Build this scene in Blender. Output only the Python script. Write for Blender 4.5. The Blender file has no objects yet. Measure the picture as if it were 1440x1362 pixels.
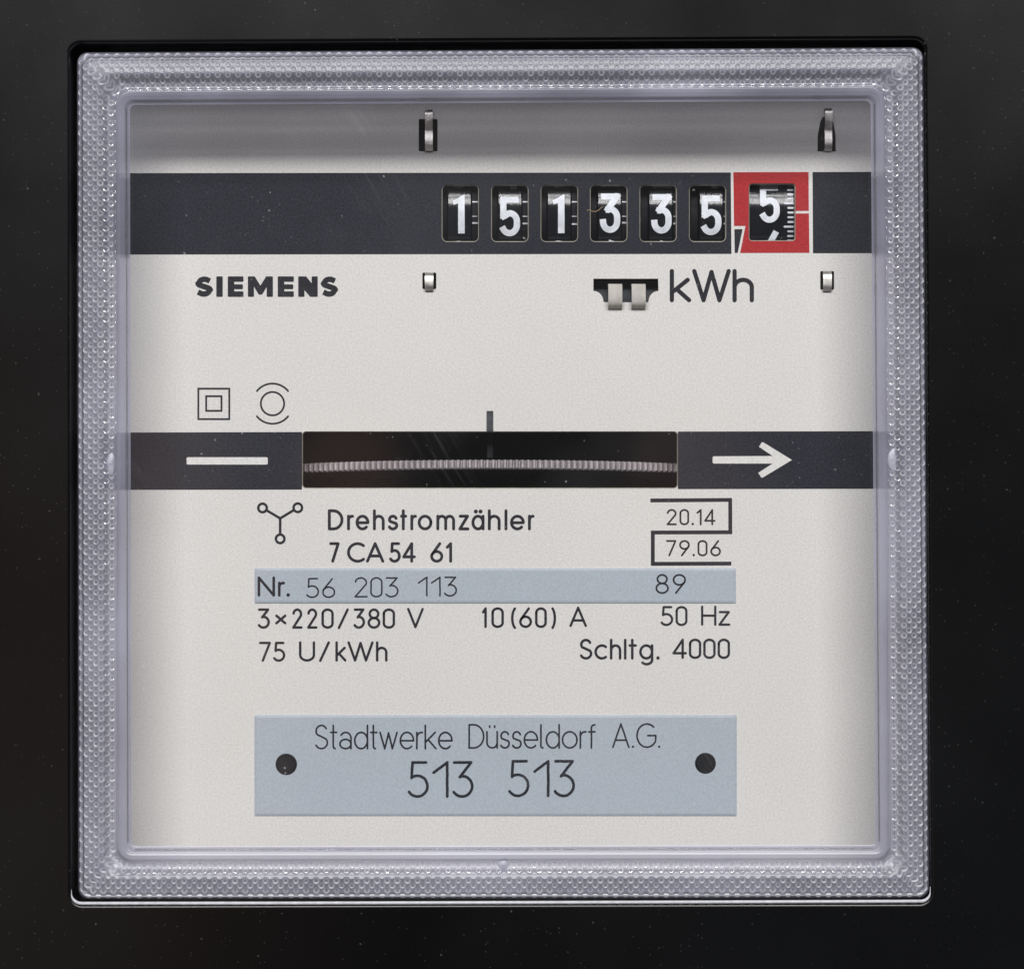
import bpy, math, random
import numpy as np
from mathutils import Vector

random.seed(7)
rng = np.random.default_rng(7)
scene = bpy.context.scene
COL = scene.collection

# one unit of the drawing = 0.1 mm; the drawing's origin is the top left of the plate view
S = 1e-4
CX, CY = 720.0, 681.0          # drawing point that lies on the optical axis
D = 4200.0                     # camera distance from the nameplate, in drawing units
HC = 150.0                     # height of the cover front over the nameplate

# ------------------------------------------------------------------ camera
cam_d = bpy.data.cameras.new("camera")
cam_d.sensor_width = 36.0
cam_d.lens = 36.0 * D / 1440.0
cam_d.clip_start = 0.01
cam_d.clip_end = 50.0
cam = bpy.data.objects.new("camera", cam_d)
cam.location = (0, -D * S, 0)
cam.rotation_euler = (math.radians(90), 0, 0)
COL.objects.link(cam)
scene.camera = cam

# ------------------------------------------------------------------ world and lamps
world = bpy.data.worlds.new("World")
scene.world = world
world.use_nodes = True
bg = world.node_tree.nodes["Background"]
bg.inputs[0].default_value = (0.86, 0.90, 1.0, 1)
bg.inputs[1].default_value = 0.045

def area(name, loc, target, sx, sy, power, color, shape='RECTANGLE'):
    l = bpy.data.lights.new(name, 'AREA')
    l.shape = shape
    l.size, l.size_y = sx, sy
    l.energy = power
    l.color = color
    o = bpy.data.objects.new(name, l)
    o.location = loc
    d = Vector(target) - Vector(loc)
    o.rotation_euler = d.to_track_quat('-Z', 'Y').to_euler()
    COL.objects.link(o)
    return o

# the two panes of the window high up behind the photographer (a transom between them)
KEY = 1.38
area("window_light", (0.0, -2.0, 0.04 + 0.99), (0, 0, 0.04 + 0.99), 1.9, 0.40, 46 * KEY, (1.0, 0.985, 0.96))
area("window_light", (0.0, -2.0, 0.04 + 1.39), (0, 0, 0.04 + 1.39), 1.9, 0.17, 20 * KEY, (1.0, 0.985, 0.96))
# two warm lamps added in place of the photographer's hands, for brown pane reflections
area("hand_standin_lamp", (-0.047, -0.45, 0.006), (-0.047, 0, 0.006), 0.030, 0.026, 0.0007, (1.0, 0.62, 0.50), 'ELLIPSE')
area("hand_standin_lamp", (0.050, -0.45, 0.000), (0.050, 0, 0.000), 0.036, 0.045, 0.0009, (1.0, 0.62, 0.50), 'ELLIPSE')

area("sleeve_standin_lamp", (-0.15, -0.46, -0.075), (-0.09, 0, -0.03), 0.17, 0.26, 0.036, (1.0, 0.66, 0.54), 'ELLIPSE')  # unseen warm lamp added for the sleeve's brown reflection in case and pane
scene.view_settings.view_transform = 'Standard'
scene.cycles.denoising_prefilter = 'ACCURATE'

scene.view_settings.look = 'None'
scene.view_settings.exposure = 0.0
scene.view_settings.gamma = 1.0
scene.cycles.max_bounces = 14
scene.cycles.transparent_max_bounces = 16
scene.cycles.transmission_bounces = 10
scene.cycles.caustics_reflective = False
scene.cycles.caustics_refractive = False

# ------------------------------------------------------------------ materials
def new_mat(name):
    m = bpy.data.materials.new(name)
    m.use_nodes = True
    nt = m.node_tree
    b = nt.nodes["Principled BSDF"]
    return m, nt, b

def N(nt, t, **kw):
    n = nt.nodes.new(t)
    for k, v in kw.items():
        setattr(n, k, v)
    return n

def objcoord(nt, scale):
    tc = N(nt, 'ShaderNodeTexCoord')
    mp = N(nt, 'ShaderNodeMapping')
    mp.inputs['Scale'].default_value = scale if hasattr(scale, '__len__') else (scale,) * 3
    nt.links.new(tc.outputs['Object'], mp.inputs['Vector'])
    return mp.outputs['Vector']

def ramp(nt, fac, stops):
    r = N(nt, 'ShaderNodeValToRGB')
    e = r.color_ramp.elements
    e[0].position, e[0].color = stops[0][0], stops[0][1]
    e[1].position, e[1].color = stops[1][0], stops[1][1]
    for p, c in stops[2:]:
        x = e.new(p); x.color = c
    nt.links.new(fac, r.inputs['Fac'])
    return r.outputs['Color']

def g(v, a=1):
    return (v, v, v, a)

def specks(nt, vec, scale, size, density):
    """a mask of small sparse irregular specks (dust)"""
    nz = N(nt, 'ShaderNodeTexNoise'); nz.inputs['Scale'].default_value = scale * 2.2
    nt.links.new(vec, nz.inputs['Vector'])
    mixv = N(nt, 'ShaderNodeMixRGB', blend_type='ADD'); mixv.inputs['Fac'].default_value = 0.35 / scale
    nt.links.new(vec, mixv.inputs['Color1']); nt.links.new(nz.outputs['Color'], mixv.inputs['Color2'])
    v = N(nt, 'ShaderNodeTexVoronoi'); v.inputs['Scale'].default_value = scale
    nt.links.new(mixv.outputs['Color'], v.inputs['Vector'])
    near = ramp(nt, v.outputs['Distance'], [(size * 0.5, g(1)), (size, g(0))])
    sep = N(nt, 'ShaderNodeSeparateColor'); nt.links.new(v.outputs['Color'], sep.inputs['Color'])
    pick = ramp(nt, sep.outputs['Red'], [(density * 0.6, g(1)), (density, g(0))])
    m = N(nt, 'ShaderNodeMath', operation='MULTIPLY')
    nt.links.new(near, m.inputs[0]); nt.links.new(pick, m.inputs[1])
    return m.outputs[0]

def mathn(nt, op, a, b):
    m = N(nt, 'ShaderNodeMath', operation=op)
    for i, q in enumerate((a, b)):
        if isinstance(q, (int, float)):
            m.inputs[i].default_value = q
        else:
            nt.links.new(q, m.inputs[i])
    return m.outputs[0]

# grainy satin paint used for the plate and everything printed on it
def paint(name, col, rough, grain=0.06, spec=0.4, bump=0.03, wear=0.0):
    m, nt, b = new_mat(name)
    vec = objcoord(nt, 1.0)
    n1 = N(nt, 'ShaderNodeTexNoise'); n1.inputs['Scale'].default_value = 3600; n1.inputs['Detail'].default_value = 3
    n2 = N(nt, 'ShaderNodeTexNoise'); n2.inputs['Scale'].default_value = 60; n2.inputs['Detail'].default_value = 4
    nt.links.new(vec, n1.inputs['Vector']); nt.links.new(vec, n2.inputs['Vector'])
    lo = tuple(c * (1 - grain * 2.2) for c in col) + (1,)
    hi = tuple(min(1, c * (1 + grain * 2.2)) for c in col) + (1,)
    c1 = ramp(nt, n1.outputs['Fac'], [(0.3, lo), (0.7, hi)])
    c2 = ramp(nt, n2.outputs['Fac'], [(0.3, g(0.965)), (0.7, g(1.0))])
    mx = N(nt, 'ShaderNodeMixRGB', blend_type='MULTIPLY'); mx.inputs['Fac'].default_value = 1
    nt.links.new(c1, mx.inputs['Color1']); nt.links.new(c2, mx.inputs['Color2'])
    outc = mx.outputs['Color']
    if wear:
        n4 = N(nt, 'ShaderNodeTexNoise'); n4.inputs['Scale'].default_value = 2300; n4.inputs['Detail'].default_value = 5
        n4.inputs['Roughness'].default_value = 0.7
        nt.links.new(vec, n4.inputs['Vector'])
        wr = N(nt, 'ShaderNodeMixRGB'); wr.inputs['Color2'].default_value = (0.55, 0.55, 0.54, 1)
        nt.links.new(ramp(nt, n4.outputs['Fac'], [(0.66, g(0)), (0.78, g(wear))]), wr.inputs['Fac'])
        nt.links.new(outc, wr.inputs['Color1'])
        outc = wr.outputs['Color']
    nt.links.new(outc, b.inputs['Base Color'])
    b.inputs['Roughness'].default_value = rough
    b.inputs['Specular IOR Level'].default_value = spec
    bp = N(nt, 'ShaderNodeBump'); bp.inputs['Strength'].default_value = bump
    bp.inputs['Distance'].default_value = 0.00004
    nt.links.new(n1.outputs['Fac'], bp.inputs['Height'])
    nt.links.new(bp.outputs['Normal'], b.inputs['Normal'])
    return m

M = {}
M['plate'] = paint('plate_paint', (0.71, 0.70, 0.68), 0.55, 0.048, spec=0.25, bump=0.07)
M['ink'] = paint('black_ink', (0.020, 0.020, 0.026), 0.6, 0.2, spec=0.15, wear=0.5)
M['band'] = paint('black_band', (0.018, 0.020, 0.029), 0.6, 0.25, spec=0.15, bump=0.1, wear=0.12)
M['red'] = paint('red_ink', (0.41, 0.024, 0.028), 0.6, 0.1, spec=0.15, bump=0.1, wear=0.15)
M['label'] = paint('blue_grey_label', (0.42, 0.475, 0.535), 0.5, 0.04, spec=0.3, bump=0.04)
M['engraving'] = paint('engraving', (0.018, 0.021, 0.028), 0.6, 0.3, spec=0.15)

def plain(name, col, rough, metallic=0.0, spec=0.5):
    m, nt, b = new_mat(name)
    vec = objcoord(nt, 1.0)
    n1 = N(nt, 'ShaderNodeTexNoise'); n1.inputs['Scale'].default_value = 900; n1.inputs['Detail'].default_value = 4
    nt.links.new(vec, n1.inputs['Vector'])
    c = ramp(nt, n1.outputs['Fac'], [(0.3, tuple(x * 0.82 for x in col) + (1,)), (0.7, tuple(min(1, x * 1.12) for x in col) + (1,))])
    nt.links.new(c, b.inputs['Base Color'])
    r = ramp(nt, n1.outputs['Fac'], [(0.3, g(rough * 0.85)), (0.7, g(min(1, rough * 1.2)))])
    nt.links.new(r, b.inputs['Roughness'])
    b.inputs['Metallic'].default_value = metallic
    b.inputs['Specular IOR Level'].default_value = spec
    return m

M['drum'] = plain('drum_black', (0.009, 0.010, 0.013), 0.105, spec=0.32)
M['ring'] = plain('ring_black', (0.008, 0.008, 0.011), 0.6, spec=0.15)
M['digit'] = plain('digit_white', (0.74, 0.77, 0.84), 0.45, spec=0.3)
M['tick'] = plain('tick_white', (0.60, 0.62, 0.68), 0.4)
M['metal'] = plain('bent_tin', (0.60, 0.58, 0.55), 0.42, 0.9)
M['tab'] = plain('dull_tin', (0.50, 0.475, 0.44), 0.55, 0.0, spec=0.3)
M['edge'] = plain('cut_edge', (0.42, 0.39, 0.33), 0.5, 0.0)
M['dark'] = plain('chamber_black', (0.006, 0.006, 0.008), 0.5)
M['rivet'] = plain('rivet_black', (0.007, 0.008, 0.011), 0.45, spec=0.25)
M['disc'] = plain('rotor_aluminium', (0.50, 0.455, 0.475), 0.3, 0.2)
M['pointer'] = plain('pointer_steel', (0.05, 0.055, 0.065), 0.4, 0.3)

# case: black moulded plastic with dust and scuffs
def case_mat():
    m, nt, b = new_mat('case_black_plastic')
    vec = objcoord(nt, 1.0)
    d1 = specks(nt, vec, 640, 0.11, 0.26)
    d2 = specks(nt, vec, 1700, 0.2, 0.2)
    n = N(nt, 'ShaderNodeTexNoise'); n.inputs['Scale'].default_value = 26; n.inputs['Detail'].default_value = 6
    nt.links.new(vec, n.inputs['Vector'])
    area_ = ramp(nt, n.outputs['Fac'], [(0.40, g(0.12)), (0.68, g(1))])
    d = mathn(nt, 'ADD', mathn(nt, 'MULTIPLY', d1, 0.8), mathn(nt, 'MULTIPLY', d2, 0.4))
    d = mathn(nt, 'MULTIPLY', d, area_)
    mx = N(nt, 'ShaderNodeMixRGB'); mx.inputs['Color1'].default_value = (0.0012, 0.0012, 0.0014, 1)
    mx.inputs['Color2'].default_value = (0.30, 0.30, 0.29, 1)
    nt.links.new(mathn(nt, 'MULTIPLY', d, 0.38), mx.inputs['Fac'])
    # film of dust, its bluish tint also painting in uneven reflections
    n3 = N(nt, 'ShaderNodeTexNoise'); n3.inputs['Scale'].default_value = 11; n3.inputs['Detail'].default_value = 8
    nt.links.new(vec, n3.inputs['Vector'])
    film = ramp(nt, n3.outputs['Fac'], [(0.45, g(0)), (0.72, (0.0042, 0.0047, 0.0055, 1))])
    ad = N(nt, 'ShaderNodeMixRGB', blend_type='ADD'); ad.inputs['Fac'].default_value = 1
    nt.links.new(mx.outputs['Color'], ad.inputs['Color1']); nt.links.new(film, ad.inputs['Color2'])
    nt.links.new(ad.outputs['Color'], b.inputs['Base Color'])
    r = ramp(nt, n.outputs['Fac'], [(0.3, g(0.19)), (0.75, g(0.28))])
    nt.links.new(r, b.inputs['Roughness'])
    b.inputs['Specular IOR Level'].default_value = 0.33
    fine = N(nt, 'ShaderNodeTexNoise'); fine.inputs['Scale'].default_value = 2600; fine.inputs['Detail'].default_value = 3
    nt.links.new(vec, fine.inputs['Vector'])
    bp = N(nt, 'ShaderNodeBump'); bp.inputs['Strength'].default_value = 0.10; bp.inputs['Distance'].default_value = 0.00004
    nt.links.new(fine.outputs['Fac'], bp.inputs['Height']); nt.links.new(bp.outputs['Normal'], b.inputs['Normal'])
    return m
M['case'] = case_mat()

# clear pane: see-through with a Fresnel reflection, a trace of dust
def pane_mat():
    m = bpy.data.materials.new('clear_pane')
    m.use_nodes = True
    nt = m.node_tree
    nt.nodes.clear()
    out = N(nt, 'ShaderNodeOutputMaterial')
    tr = N(nt, 'ShaderNodeBsdfTransparent'); tr.inputs['Color'].default_value = (0.985, 0.985, 0.99, 1)
    gl = N(nt, 'ShaderNodeBsdfGlossy'); gl.inputs['Roughness'].default_value = 0.085
    fr = N(nt, 'ShaderNodeFresnel'); fr.inputs['IOR'].default_value = 1.49
    mix = N(nt, 'ShaderNodeMixShader')
    nt.links.new(fr.outputs[0], mix.inputs[0]); nt.links.new(tr.outputs[0], mix.inputs[1]); nt.links.new(gl.outputs[0], mix.inputs[2])
    vec = objcoord(nt, 1.0)
    d1 = specks(nt, vec, 520, 0.09, 0.14)
    d2 = specks(nt, vec, 1300, 0.15, 0.10)
    n = N(nt, 'ShaderNodeTexNoise'); n.inputs['Scale'].default_value = 55; n.inputs['Detail'].default_value = 7
    nt.links.new(vec, n.inputs['Vector'])
    haze = ramp(nt, n.outputs['Fac'], [(0.45, g(0.004)), (0.75, g(0.014))])
    dust = mathn(nt, 'ADD', mathn(nt, 'MULTIPLY', d1, 0.30), mathn(nt, 'MULTIPLY', d2, 0.16))
    mp = N(nt, 'ShaderNodeMapping'); mp.inputs['Scale'].default_value = (90, 90, 2200)
    rt = N(nt, 'ShaderNodeVectorRotate', rotation_type='Y_AXIS'); rt.inputs['Angle'].default_value = math.radians(-58)
    nt.links.new(vec, rt.inputs['Vector']); nt.links.new(rt.outputs['Vector'], mp.inputs['Vector'])
    sm = N(nt, 'ShaderNodeTexNoise'); sm.inputs['Scale'].default_value = 1.0; sm.inputs['Detail'].default_value = 4
    nt.links.new(mp.outputs['Vector'], sm.inputs['Vector'])
    pt = N(nt, 'ShaderNodeTexNoise'); pt.inputs['Scale'].default_value = 38; pt.inputs['Detail'].default_value = 3
    nt.links.new(vec, pt.inputs['Vector'])
    smear = mathn(nt, 'MULTIPLY', ramp(nt, sm.outputs['Fac'], [(0.5, g(0)), (0.72, g(0.04))]), ramp(nt, pt.outputs['Fac'], [(0.55, g(0)), (0.70, g(1))]))
    fac = mathn(nt, 'ADD', mathn(nt, 'ADD', dust, haze), smear)
    df = N(nt, 'ShaderNodeBsdfDiffuse'); df.inputs['Color'].default_value = (0.62, 0.62, 0.66, 1)
    m2 = N(nt, 'ShaderNodeMixShader')
    nt.links.new(fac, m2.inputs[0]); nt.links.new(mix.outputs[0], m2.inputs[1]); nt.links.new(df.outputs[0], m2.inputs[2])
    nt.links.new(m2.outputs[0], out.inputs['Surface'])
    return m
M['pane'] = pane_mat()

# frame of the cover: clear moulded plastic, knurled, so it reads as a milky lilac grey
def frame_mat():
    m = bpy.data.materials.new('knurled_clear_plastic')
    m.use_nodes = True
    nt = m.node_tree
    nt.nodes.clear()
    out = N(nt, 'ShaderNodeOutputMaterial')
    ln = N(nt, 'ShaderNodeAttribute'); ln.attribute_name = 'land_normal'
    fz = N(nt, 'ShaderNodeAttribute'); fz.attribute_name = 'ring_glint'
    vec = objcoord(nt, 1.0)
    n = N(nt, 'ShaderNodeTexNoise'); n.inputs['Scale'].default_value = 70; n.inputs['Detail'].default_value = 6
    nt.links.new(vec, n.inputs['Vector'])
    # clear land: part seen through, part milky scatter from the depth of the plastic
    df = N(nt, 'ShaderNodeBsdfDiffuse')
    nt.links.new(ramp(nt, n.outputs['Fac'], [(0.3, (0.275, 0.28, 0.365, 1)), (0.7, (0.385, 0.39, 0.50, 1))]), df.inputs['Color'])
    nt.links.new(ln.outputs['Vector'], df.inputs['Normal'])
    tl = N(nt, 'ShaderNodeBsdfTranslucent'); tl.inputs['Color'].default_value = (0.75, 0.75, 0.85, 1)
    hz = N(nt, 'ShaderNodeMixShader'); hz.inputs[0].default_value = 0.22
    nt.links.new(df.outputs[0], hz.inputs[1]); nt.links.new(tl.outputs[0], hz.inputs[2])
    rf = N(nt, 'ShaderNodeBsdfRefraction'); rf.inputs['IOR'].default_value = 1.45; rf.inputs['Roughness'].default_value = 0.14
    rf.inputs['Color'].default_value = (0.88, 0.88, 0.95, 1)
    tp = N(nt, 'ShaderNodeBsdfTransparent'); tp.inputs['Color'].default_value = (0.88, 0.88, 0.95, 1)
    see = N(nt, 'ShaderNodeMixShader'); see.inputs[0].default_value = 0.50
    nt.links.new(rf.outputs[0], see.inputs[1]); nt.links.new(tp.outputs[0], see.inputs[2])
    land = N(nt, 'ShaderNodeMixShader')
    nt.links.new(ramp(nt, n.outputs['Fac'], [(0.3, g(0.54)), (0.7, g(0.36))]), land.inputs[0])
    nt.links.new(hz.outputs[0], land.inputs[1]); nt.links.new(see.outputs[0], land.inputs[2])
    # bright refraction rings round the little pits, painted as a paler diffuse colour
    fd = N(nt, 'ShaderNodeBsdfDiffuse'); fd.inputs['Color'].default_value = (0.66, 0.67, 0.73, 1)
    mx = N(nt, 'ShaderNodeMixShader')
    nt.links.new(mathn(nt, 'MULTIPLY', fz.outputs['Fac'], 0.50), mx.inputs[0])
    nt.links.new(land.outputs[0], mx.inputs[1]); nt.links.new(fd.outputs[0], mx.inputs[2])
    gl = N(nt, 'ShaderNodeBsdfGlossy'); gl.inputs['Roughness'].default_value = 0.23
    fr = N(nt, 'ShaderNodeFresnel'); fr.inputs['IOR'].default_value = 1.5
    c = N(nt, 'ShaderNodeMixShader')
    nt.links.new(mathn(nt, 'MULTIPLY', fr.outputs[0], 0.65), c.inputs[0])
    nt.links.new(mx.outputs[0], c.inputs[1]); nt.links.new(gl.outputs[0], c.inputs[2])
    nt.links.new(c.outputs[0], out.inputs['Surface'])
    return m
M['frame'] = frame_mat()

def wall_mat():
    m, nt, b = new_mat('wall_plaster')
    vec = objcoord(nt, 1.0)
    n = N(nt, 'ShaderNodeTexNoise'); n.inputs['Scale'].default_value = 180; n.inputs['Detail'].default_value = 6
    nt.links.new(vec, n.inputs['Vector'])
    c = ramp(nt, n.outputs['Fac'], [(0.3, (0.42, 0.41, 0.38, 1)), (0.7, (0.50, 0.49, 0.46, 1))])
    nt.links.new(c, b.inputs['Base Color']); b.inputs['Roughness'].default_value = 0.9
    bp = N(nt, 'ShaderNodeBump'); bp.inputs['Strength'].default_value = 0.4; bp.inputs['Distance'].default_value = 0.001
    nt.links.new(n.outputs['Fac'], bp.inputs['Height']); nt.links.new(bp.outputs['Normal'], b.inputs['Normal'])
    return m
M['wall'] = wall_mat()

# ------------------------------------------------------------------ mesh helpers
ROOT_LOC = np.array([0.0, 0.075, -0.112])

def to_world(p):
    """drawing coordinates (x right, y down, z towards the viewer) -> metres, relative to the meter's base"""
    p = np.asarray(p, dtype=np.float64).reshape(-1, 3)
    w = np.empty_like(p)
    w[:, 0] = (p[:, 0] - CX) * S
    w[:, 1] = -p[:, 2] * S
    w[:, 2] = (CY - p[:, 1]) * S
    return w - ROOT_LOC

def flat(x, y, z):
    """a measured point on the plate's view, moved to the plane at height z"""
    k = (D - z) / D
    return (CX + (x - CX) * k, CY + (y - CY) * k, z)

def make(name, verts, faces, mat, parent=None, smooth=False, label=None):
    me = bpy.data.meshes.new(name)
    v = to_world(verts) if len(verts) else []
    me.from_pydata(v.tolist(), [], faces)
    me.materials.append(mat)
    if smooth:
        me.polygons.foreach_set('use_smooth', [True] * len(me.polygons))
    me.update()
    o = bpy.data.objects.new(name, me)
    COL.objects.link(o)
    if parent is not None:
        o.parent = parent
    if label:
        o['label'] = label
    return o

class MB:
    """collects quads / polygons in drawing coordinates"""
    def __init__(self):
        self.v, self.f = [], []
    def add(self, vs, fs):
        o = len(self.v)
        self.v += [tuple(q) for q in vs]
        self.f += [tuple(i + o for i in f) for f in fs]
    def box(self, x0, x1, y0, y1, z0, z1, bev=0.0):
        b = bev
        if b <= 0:
            vs = [(x0, y0, z0), (x1, y0, z0), (x1, y1, z0), (x0, y1, z0), (x0, y0, z1), (x1, y0, z1), (x1, y1, z1), (x0, y1, z1)]
            fs = [(0, 1, 2, 3), (7, 6, 5, 4), (0, 4, 5, 1), (1, 5, 6, 2), (2, 6, 7, 3), (3, 7, 4, 0)]
        else:
            vs = []
            for (z, i) in ((z0, 0), (z1 - b, 0), (z1, b)):
                vs += [(x0 + i, y0 + i, z), (x1 - i, y0 + i, z), (x1 - i, y1 - i, z), (x0 + i, y1 - i, z)]
            fs = [(0, 1, 2, 3), (11, 10, 9, 8)]
            for k in (0, 4):
                for j in range(4):
                    a, c = k + j, k + (j + 1) % 4
                    fs.append((a, a + 4, c + 4, c))
        self.add(vs, fs)
    def build(self, name, mat, parent=None, smooth=False, label=None):
        return make(name, self.v, self.f, mat, parent, smooth, label)

def arc(cx, cy, rx, ry, a0, a1, n=None):
    n = n or max(6, int(abs(a1 - a0) / 7))
    return [(cx + rx * math.cos(math.radians(a0 + (a1 - a0) * i / n)),
             cy + ry * math.sin(math.radians(a0 + (a1 - a0) * i / n))) for i in range(n + 1)]

def rrect(x0, x1, y0, y1, r, n=6):
    pts = []
    for cx, cy, a in ((x1 - r, y1 - r, 0), (x0 + r, y1 - r, 90), (x0 + r, y0 + r, 180), (x1 - r, y0 + r, 270)):
        pts += arc(cx, cy, r, r, a, a + 90, n)
    return pts

def rquad(c, r, n=8):
    """quadrilateral TL, TR, BR, BL with rounded corners"""
    pts = []
    for i in range(4):
        p = np.array(c[i], float); a = np.array(c[i - 1], float); b = np.array(c[(i + 1) % 4], float)
        u = (a - p) / np.linalg.norm(a - p); v = (b - p) / np.linalg.norm(b - p)
        ctr = p + (u + v) * r
        a0 = math.degrees(math.atan2(*(-(v))[::-1])); a1 = math.degrees(math.atan2(*(-(u))[::-1]))
        while a1 - a0 > 180: a1 -= 360
        while a1 - a0 < -180: a1 += 360
        pts += arc(ctr[0], ctr[1], r, r, a0, a1, n)
    return pts

def filled(name, loops, z0, z1, mat, parent=None, bevel=0.0, bevres=2, label=None):
    """polygon with holes between heights z0 and z1 (z0 == z1: one sheet)"""
    cu = bpy.data.curves.new(name, 'CURVE')
    cu.dimensions = '2D'
    cu.fill_mode = 'BOTH'
    K = 0.01
    for lp in loops:
        sp = cu.splines.new('POLY')
        sp.points.add(len(lp) - 1)
        for i, p in enumerate(lp):
            sp.points[i].co = (p[0] * K, -p[1] * K, 0, 1)
        sp.use_cyclic_u = True
    if z1 > z0:
        cu.extrude = (z1 - z0) / 2 * K - bevel * K
        cu.bevel_depth = bevel * K
        cu.bevel_resolution = bevres
        cu.offset = -bevel * K
    tmp = bpy.data.objects.new('tmp', cu)
    COL.objects.link(tmp)
    dg = bpy.context.evaluated_depsgraph_get()
    me = bpy.data.meshes.new_from_object(tmp.evaluated_get(dg), depsgraph=dg)
    bpy.data.objects.remove(tmp)
    bpy.data.curves.remove(cu)
    n = len(me.vertices)
    co = np.empty(n * 3); me.vertices.foreach_get('co', co)
    co = co.reshape(-1, 3) / K
    d = np.stack([co[:, 0], -co[:, 1], co[:, 2] + (z0 + z1) / 2], 1)
    me.vertices.foreach_set('co', to_world(d).astype(np.float32).ravel())
    me.materials.clear(); me.materials.append(mat)
    me.polygons.foreach_set('material_index', [0] * len(me.polygons))
    me.update()
    me.name = name
    o = bpy.data.objects.new(name, me)
    COL.objects.link(o)
    if parent is not None:
        o.parent = parent
    if label:
        o['label'] = label
    return o

# ------------------------------------------------------------------ stroke lettering
def densify(pts, step):
    out = [pts[0]]
    for a, b in zip(pts, pts[1:]):
        L = math.hypot(b[0] - a[0], b[1] - a[1])
        k = max(1, int(math.ceil(L / step)))
        for i in range(1, k + 1):
            out.append((a[0] + (b[0] - a[0]) * i / k, a[1] + (b[1] - a[1]) * i / k))
    return out

def runs(pts, lim=32):
    """split a polyline at its sharp corners"""
    res, cur = [], [pts[0]]
    for i in range(1, len(pts)):
        cur.append(pts[i])
        if i < len(pts) - 1:
            a = math.atan2(pts[i][1] - pts[i - 1][1], pts[i][0] - pts[i - 1][0])
            b = math.atan2(pts[i + 1][1] - pts[i][1], pts[i + 1][0] - pts[i][0])
            d = abs((b - a + math.pi) % (2 * math.pi) - math.pi)
            if math.degrees(d) > lim:
                res.append(cur); cur = [pts[i]]
    res.append(cur)
    return res

def clean(pts):
    out = [pts[0]]
    for p in pts[1:]:
        if math.hypot(p[0] - out[-1][0], p[1] - out[-1][1]) > 1e-4:
            out.append(p)
    return out

def ribbon(mb, pts, w, z, cap='round', thick=0.0):
    pts = clean(pts)
    h = w / 2
    if len(pts) == 1:
        vs = [(pts[0][0] + h * math.cos(t * math.pi / 6), pts[0][1] + h * math.sin(t * math.pi / 6), z) for t in range(12)]
        mb.add(vs, [tuple(range(12))]); return
    n = len(pts)
    L, R = [], []
    for i in range(n):
        if i == 0: t = (pts[1][0] - pts[0][0], pts[1][1] - pts[0][1])
        elif i == n - 1: t = (pts[-1][0] - pts[-2][0], pts[-1][1] - pts[-2][1])
        else:
            a = (pts[i][0] - pts[i - 1][0], pts[i][1] - pts[i - 1][1]); b = (pts[i + 1][0] - pts[i][0], pts[i + 1][1] - pts[i][1])
            la, lb = math.hypot(*a), math.hypot(*b)
            t = (a[0] / la + b[0] / lb, a[1] / la + b[1] / lb)
        l = math.hypot(*t)
        nx, ny = -t[1] / l, t[0] / l
        L.append((pts[i][0] + nx * h, pts[i][1] + ny * h, z)); R.append((pts[i][0] - nx * h, pts[i][1] - ny * h, z))
    mb.add(L + R, [(i, i + 1, n + i + 1, n + i) for i in range(n - 1)])
    if cap == 'round':
        for (p, q) in ((pts[0], pts[1]), (pts[-1], pts[-2])):
            a = math.atan2(p[1] - q[1], p[0] - q[0])
            vs = [(p[0] + h * math.cos(a + math.pi * (k / 8 - .5)), p[1] + h * math.sin(a + math.pi * (k / 8 - .5)), z) for k in range(9)]
            mb.add(vs, [tuple(range(9))])

def A_(*a):
    return arc(*a)

XH = 0.70
def bowl(w, y0, y1):  # closed oval
    return [A_(w / 2, (y0 + y1) / 2, w / 2, (y1 - y0) / 2, 90, 450)]

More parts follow.
